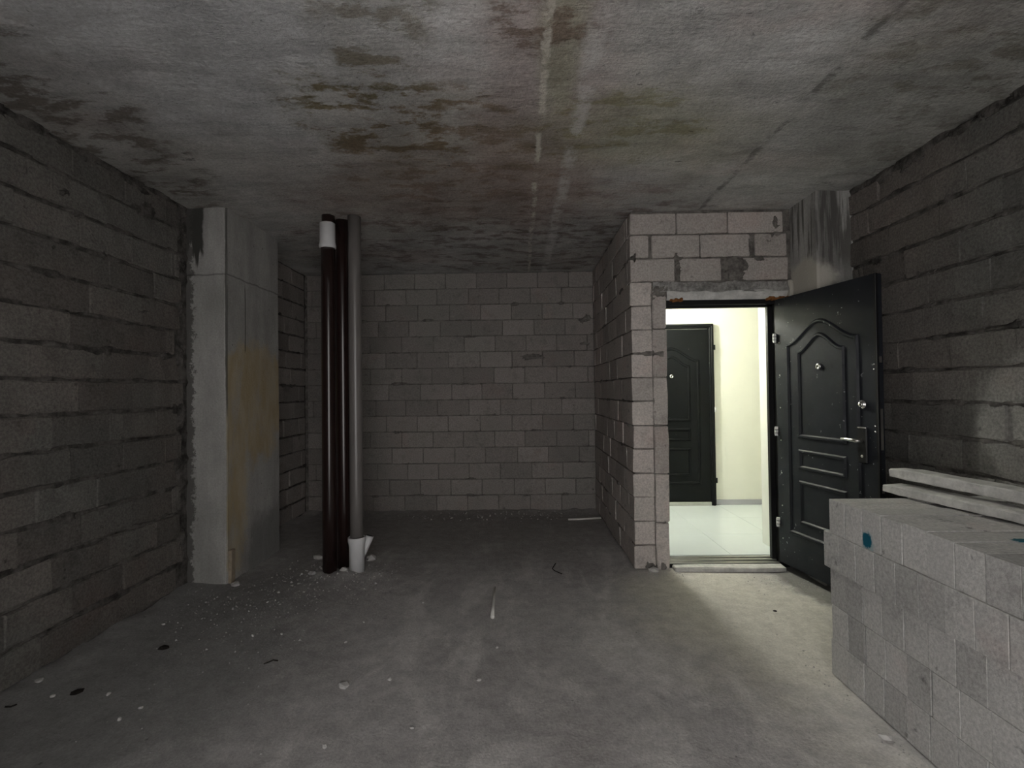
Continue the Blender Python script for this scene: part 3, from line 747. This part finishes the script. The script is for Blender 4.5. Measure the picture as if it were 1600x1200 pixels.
# door 2: the neighbour's closed door across the corridor; hinge at left, lock at right
d2 = tag(empty('door_2', (2.285, YC - 0.035, 0.0), 0.0), 'closed black panelled door across the bright corridor', 'door', kind='structure')
leaf2 = build_leaf(d2, CF + 0.045, 2.16, M['door_clean'], True)
hx, hy = 2.285, YC - 0.035
x0, x1 = 1.30, 2.335
fput('frame_post', MB().cbox(x1 - 0.055, x1, YC - 0.055, YC + 0.02, CF, 2.225, 0.006, 0, 0, 2).cbox(x1 - 0.035, x1 - 0.012, YC - 0.066, YC - 0.05, CF, 2.215, 0.005, 0, 0, 2), M['door_clean'], d2)
fput('frame_post', MB().cbox(x0, x0 + 0.06, YC - 0.055, YC + 0.02, CF, 2.225, 0.006, 0, 0, 2), M['door_clean'], d2)
fput('frame_head', MB().cbox(x0, x1, YC - 0.055, YC + 0.02, 2.172, 2.225, 0.006, 0, 0).cbox(x0, x1 - 0.012, YC - 0.066, YC - 0.05, 2.190, 2.213, 0.005, 0, 0), M['door_clean'], d2)
fput('threshold_strip', MB().cbox(x0 + 0.06, x1 - 0.055, YC - 0.05, YC, CF, CF + 0.045, 0.004, 0, 0), M['steel'], d2)

for zc in (0.36, 1.20, 1.94):
    fput('hinge', MB().tube([(2.338, YC - 0.06, zc - 0.03), (2.338, YC - 0.06, zc + 0.03)], 0.010, 12), M['hinge'] if zc == 1.20 else M['door_clean'], d2, True)

# concrete step in front of the threshold
m = MB().cbox(1.225, 2.10, YP - 0.07, YP + 0.018, -0.01, 0.032, 0.006, 0.003, 3, 0)
tag(m.build('door_step', M['board']), 'pale narrow concrete step in front of the door threshold', 'step')

# corridor lamp: the light that comes through the doorway
lx, ly, lz = LAMP_POS
lamp = tag(empty('wall_lamp', (1.04, ly, lz)), 'round white corridor wall lamp hidden behind the left of the doorway', 'lamp')
MB().tube([(1.04, ly, lz), (1.062, ly, lz)], [0.07, 0.062], 28).build('backplate', M['white_reveal'], lamp, True)
MB().tube([(1.06, ly, lz), (1.075, ly, lz), (1.095, ly, lz)], [0.045, 0.04, 0.03], 20).build('socket', M['white_reveal'], lamp, True)
MB().lathe([(0.0, -0.055), (0.03, -0.046), (0.05, -0.022), (0.055, 0.0), (0.05, 0.022), (0.03, 0.046), (0.0, 0.055)], (lx, ly, lz), 24).build('globe', M['lamp'], lamp, True)
# ------------------------------------------------------------------ pipes
def vpipe(x, y, z0, z1, r, mat, parent, lean=(0, 0), name='pipe'):
    prof = [(r * 0.86, z0), (r, z0)] + [(r, z0 + (z1 - z0) * i / 6) for i in range(1, 6)] + [(r, z1), (r * 0.86, z1)]
    return MB().lathe(prof, (x, y, 0), 32, 'z', lean).build(name, mat, parent, True)
PX = lambda px, y: (px - 813.0) * y / FPX
p1 = tag(empty('waste_pipe', (PX(516, 4.02), 4.0, 0)), 'dark brown drain pipe with a white coupling near the ceiling, leftmost', 'pipe')
xa = PX(515.0, 4.0)
vpipe(xa, 4.0, 0.0, 2.80, 0.056, M['pipe_brown'], p1, (0.0015, 0.0))
MB().lathe([(0.057, 2.635), (0.066, 2.64), (0.067, 2.66), (0.063, 2.68), (0.061, 2.695), (0.0605, 2.84), (0.054, 2.845), (0.054, 2.78)], (xa, 4.0, 0), 32).build('coupling', M['pipe_white'], p1, True)
vpipe(xa + 0.006, 4.004, 2.80, H + 0.03, 0.052, M['pipe_brown'], p1, name='upper_pipe')
p2 = tag(empty('waste_pipe', (PX(538, 4.11), 4.11, 0)), 'plain dark brown drain pipe, middle of the three', 'pipe')
vpipe(PX(538, 4.11), 4.11, 0.0, H + 0.03, 0.056, M['pipe_brown'], p2)
p3 = tag(empty('waste_pipe', (PX(557, 4.02), 4.02, 0)), 'grey drain pipe in a white branch socket, rightmost', 'pipe')
xc = PX(557.5, 4.02)
vpipe(xc, 4.02, 0.1, H + 0.03, 0.052, M['pipe_grey'], p3)
sk = MB().lathe([(0.055, 0.0), (0.061, 0.0), (0.061, 0.20), (0.064, 0.225), (0.070, 0.245), (0.070, 0.275), (0.064, 0.28), (0.056, 0.262)], (xc, 4.02, 0), 32).build('socket', M['pipe_white'], p3, True)
br = MB().tube([(xc + 0.03, 4.045, 0.10), (xc + 0.068, 4.08, 0.20), (xc + 0.080, 4.09, 0.245), (xc + 0.084, 4.094, 0.262)], [0.022, 0.025, 0.031, 0.033], 20)
br.build('branch', M['pipe_white'], sk, True)
MB().tube([(xc + 0.083, 4.0935, 0.260), (xc + 0.0855, 4.096, 0.268)], [0.028, 0.028], 18).build('branch_opening', M['black'], sk, True)

# ------------------------------------------------------------------ the stack of loose blocks
BX, BY, BZ = 0.392, 0.120, 0.178
SX0, SY1 = 1.572, 2.54
ordinal = ['bottom', 'second', 'third', 'fourth', 'top']
NB = 13
for k_ in range(5):
    shift = (0.0, -0.012, 0.0, 0.032, -0.004)[k_]
    for i in range(2):
        for j in range(NB):
            x0 = SX0 + i * (BX + 0.004) + random.uniform(-0.0012, 0.0012)
            if k_ == 3 and i == 0: x0 -= 0.008
            y1 = SY1 - j * BY + shift + J(0.0012)
            mid_mark = (k_ == 4 and i == 0 and j == 2)
            o = MB().cbox(x0, x0 + BX - 0.006, y1 - BY + (0.006 if random.random() < 0.4 else 0.002), y1, k_ * BZ + 0.0008, (k_ + 1) * BZ - (random.uniform(0.001, 0.011) if k_ == 4 else 0.0008), 0.0012, 0.0006, 1, 0).build('building_block', M['paint_block'] if mid_mark or (k_ == 4 and i == 0 and j == 5) else M['stack_block'])
            nth = ('the door end', 'second', 'third', 'fourth', 'fifth', 'sixth', 'seventh', 'eighth', 'ninth', 'tenth', 'eleventh', 'twelfth', 'thirteenth')[j]
            where = 'at the door end' if j == 0 else '%s from the door end' % nth
            if mid_mark:
                lab = 'pale block with a blue paint mark, top course of the stack'
            else:
                lab = 'pale block in the %s course of the stack, %s row, %s' % (ordinal[k_], 'room-side' if i == 0 else 'wall-side', where)
            tag(o, lab, 'block', 'loose blocks stacked at the right')

def plank(name, a, b, w, z0, z1, t, label):
    """ragged plank from A to B (floor plan) whose underside goes from z0 to z1"""
    d = Vector((b[0] - a[0], b[1] - a[1], 0)); L = d.length; d.normalize(); nrm = Vector((-d.y, d.x, 0))
    us = frange(0, L, 0.05); vs = []
    for q, u in enumerate(us):
        tip = 0.5 if q == 0 else (0.8 if q == 1 else 1.0)
        zb = z0 + (z1 - z0) * u / L
        for (n_, h_) in ((-w / 2, 0.004), (-w / 2 + 0.006, 0.0), (w / 2 - 0.006, 0.0), (w / 2, 0.004), (w / 2, t - 0.006), (w / 2 - 0.008, t), (-w / 2 + 0.008, t), (-w / 2, t - 0.006)):
            p = Vector((a[0], a[1], 0)) + d * u + nrm * (n_ * (0.75 + 0.25 * tip))
            hh = h_ if h_ < t * 0.5 else h_ * (0.7 + 0.3 * tip)
            vs.append((p.x + J(0.003), p.y + J(0.003), zb + hh + (abs(J(0.003)) if h_ < t / 2 else J(0.002))))
    fs = []
    n = len(us)
    for s in range(n - 1):
        for i in range(8): fs.append((s * 8 + i, s * 8 + (i + 1) % 8, (s + 1) * 8 + (i + 1) % 8, (s + 1) * 8 + i))
    fs.append(tuple(range(7, -1, -1))); fs.append(tuple((n - 1) * 8 + i for i in range(8)))
    return tag(link(name, vs, fs, M['board']), label, 'plank', 'pale planks on the block stack')
ZT = 5 * BZ
plank('plank', (1.985, 2.66), (2.19, 1.05), 0.13, ZT + 0.001, ZT + 0.001, 0.045, 'pale ragged plank lying flat on top of the block stack')
plank('plank', (2.03, 2.68), (2.27, 1.05), 0.11, ZT + 0.075, ZT + 0.052, 0.052, 'upper pale plank resting on another plank on the block stack')

# ------------------------------------------------------------------ loose things on the floor
ICO_V = []
ph = (1 + 5 ** 0.5) / 2
for a, b in ((-1, ph), (1, ph), (-1, -ph), (1, -ph)): ICO_V.append((a, b, 0))
for a, b in ((-1, ph), (1, ph), (-1, -ph), (1, -ph)): ICO_V.append((0, a, b))
for a, b in ((ph, -1), (ph, 1), (-ph, -1), (-ph, 1)): ICO_V.append((a, 0, b))
ICO_F = [(0, 11, 5), (0, 5, 1), (0, 1, 7), (0, 7, 10), (0, 10, 11), (1, 5, 9), (5, 11, 4), (11, 10, 2), (10, 7, 6), (7, 1, 8), (3, 9, 4), (3, 4, 2), (3, 2, 6), (3, 6, 8), (3, 8, 9), (4, 9, 5), (2, 4, 11), (6, 2, 10), (8, 6, 7), (9, 8, 1)]
def lump(sx, sy, sz, x, y, z):
    a = random.uniform(0, 6.28); ca, sa = math.cos(a), math.sin(a)
    vs = []
    for v in ICO_V:
        q = random.uniform(0.7, 1.15) / 1.9
        u, w, h = v[0] * sx * q, v[1] * sy * q, v[2] * sz * q
        vs.append((x + u * ca - w * sa, y + u * sa + w * ca, z + h))
    return vs
def floor_pt(px, py):
    """floor point below a pixel, through the camera"""
    d = rot.to_3x3() @ Vector(((px - 800) / FPX, (600 - py) / FPX, -1.0))
    t = -CAM_Z / d.z
    return d.x * t, d.y * t
def chunk(px, py, s, label, mat='crumb', flat=0.6, name='mortar_chunk', group=None):
    x, y = floor_pt(px, py)
    vs = lump(s, s * random.uniform(0.6, 0.9), s * flat, x, y, floor_h(x, y) + s * flat * 0.35)
    return tag(link(name, vs, ICO_F, M[mat]), label, 'rubble', group)
chunk(580, 874, 0.06, 'pale mortar lump beside the white pipe socket', flat=0.7)
chunk(497, 872, 0.055, 'pale flat mortar lump behind and left of the brown pipes', flat=0.5)
chunk(537, 1071, 0.040, 'pale mortar lump alone on the open floor', flat=0.4)
chunk(538, 896, 0.045, 'pale mortar lump at the foot of the grey pipe')
chunk(487, 899, 0.04, 'grey mortar lump on the floor just left of the brown pipes', 'crumb_grey')
chunk(1383, 1152, 0.03, 'small pale stone on the floor beside the block stack')
chunk(62, 1067, 0.028, 'pale flat chip on the dark floor by the left wall', flat=0.35)
chunk(368, 914, 0.05, 'pale mortar lump at the foot of the concrete pillar', flat=0.5)
chunk(1022, 893, 0.05, 'pale mortar lump at the foot of the block pier', flat=0.5)
for px, py in ((82, 1088), (169, 1084), (219, 1105), (187, 1122), (255, 975), (440, 990), (395, 993), (540, 1003), (383, 893), (435, 925), (457, 915), (475, 925), (608, 1061), (644, 1137), (507, 1167), (748, 1062), (777, 1011), (661, 941), (618, 996)):
    s = random.uniform(0.010, 0.017)
    chunk(px, py, s, 'tiny pale mortar crumb on the floor ' + ('near the left block wall' if px < 300 else 'before the pillar and the pipes' if px < 545 and py < 1010 else 'in the open middle of the room'), group='pale crumbs scattered on the floor', name='mortar_crumb')
# uncountable grit
vs, fs = [], []
def grit(n, cx, cy, sx, sy, s0, s1):
    for _ in range(n):
        x, y = random.gauss(cx, sx), random.gauss(cy, sy)
        if not (XL + 0.05 < x < XR - 0.05 and 1.3 < y < YB - 0.05): continue
        if x > XA - 0.04 and y > YP - 0.03: continue
        if x < -2.2 and 3.7 < y < 4.65: continue
        if (x > 1.535 and y < 2.62) or (1.2 < x < 2.13 and y > 3.92): continue
        if min(math.hypot(x + 2.24, y - 3.74), math.hypot(x - 1.07, y - 3.99)) < 0.06: continue
        if min(math.hypot(x - xa, y - 4.0), math.hypot(x + 1.465, y - 4.11), math.hypot(x - xc, y - 4.02)) < 0.09: continue
        s = random.uniform(s0, s1) * random.uniform(0.35, 0.85)
        z = floor_h(x, y) + s * 0.2
        b = len(vs)
        a = random.uniform(0, 6.28)
        for q in range(3): vs.append((x + s * math.cos(a + q * 2.1) * random.uniform(0.4, 1), y + s * math.sin(a + q * 2.1) * random.uniform(0.4, 1), z - s * 0.3))
        vs.append((x, y, z + s * 0.4))
        fs.extend([(b, b + 2, b + 1), (b, b + 1, b + 3), (b + 1, b + 2, b + 3), (b + 2, b, b + 3)])
grit(520, -1.75, 3.55, 0.35, 0.35, 0.006, 0.018)
grit(260, -1.45, 4.0, 0.22, 0.14, 0.008, 0.026)
grit(420, -1.6, 2.9, 0.5, 0.5, 0.004, 0.011)
grit(300, -0.3, 3.0, 1.0, 0.8, 0.003, 0.008)
grit(160, 0.8, 2.5, 0.7, 0.6, 0.003, 0.007)
grit(200, 0.0, 5.8, 1.0, 0.12, 0.008, 0.03)
grit(140, 1.05, 3.95, 0.12, 0.08, 0.005, 0.018)
grit(200, 1.53, 2.1, 0.03, 0.4, 0.004, 0.014)
grit(180, 2.0, 3.75, 0.16, 0.12, 0.005, 0.014)
tag(link('mortar_grit', vs, fs, M['grit'], origin=(0, 3, 0)), 'fine pale mortar grit strewn over the floor', 'grit', kind='stuff')

def rod(name, pxs, r, mat, label, cat, lift=0.0, taper=1.0):
    pts = []
    for px, py in pxs:
        x, y = floor_pt(px, py); pts.append((x, y, floor_h(x, y) + r * 0.9 + lift))
    n = len(pts)
    rad = [r * (taper + (1 - taper) * (i / max(1, n - 1))) for i in range(n)]
    return tag(MB().tube(pts, rad, 8).build(name, M[mat], smooth=True), label, cat)
rod('plastic_rod', [(888, 812.5), (905, 812), (922, 811), (939, 810)], 0.011, 'rod', 'thin white rod lying on the floor at the alcove corner', 'rod')
rod('white_streak', [(773.5, 920), (772, 935), (770.5, 950), (769.5, 966)], 0.013, 'rod', 'short white stick pointing toward the viewer on the open floor', 'streak', 0.0, 0.6)  # thin raised white streak, tapering away from the viewer
def twig(px, label):
    return rod('twig', px, 0.0038, 'twig', label, 'twig')
twig([(868, 880), (863, 888), (866, 891), (878, 896)], 'dark bent twig on the floor before the alcove')
twig([(412, 1037), (420, 1034), (427, 1031), (434, 1032)], 'dark crooked twig on the floor left of centre')
twig([(8, 1107), (17, 1106), (26, 1102)], 'dark twig at the far left of the floor')
chunk(120, 1081, 0.035, 'black flat chip on the dark floor near the left wall', 'twig', 0.25, 'dark_chip')
chunk(256, 1011, 0.035, 'black chip on the floor in front of the concrete pillar', 'twig', 0.3, 'dark_chip')
chunk(1211, 954, 0.016, 'tiny dark chip on the brightly lit floor by the doorway', 'twig', 0.4, 'dark_chip')
# stub of formwork board at the pillar's foot
m = MB().cbox(-2.245, -2.222, 3.775, 3.83, 0.0, 0.25, 0.003, 0.003, 3, 2)
tag(m.build('board_stub', M['wood']), 'short stub of brown formwork board at the pillar foot', 'board')
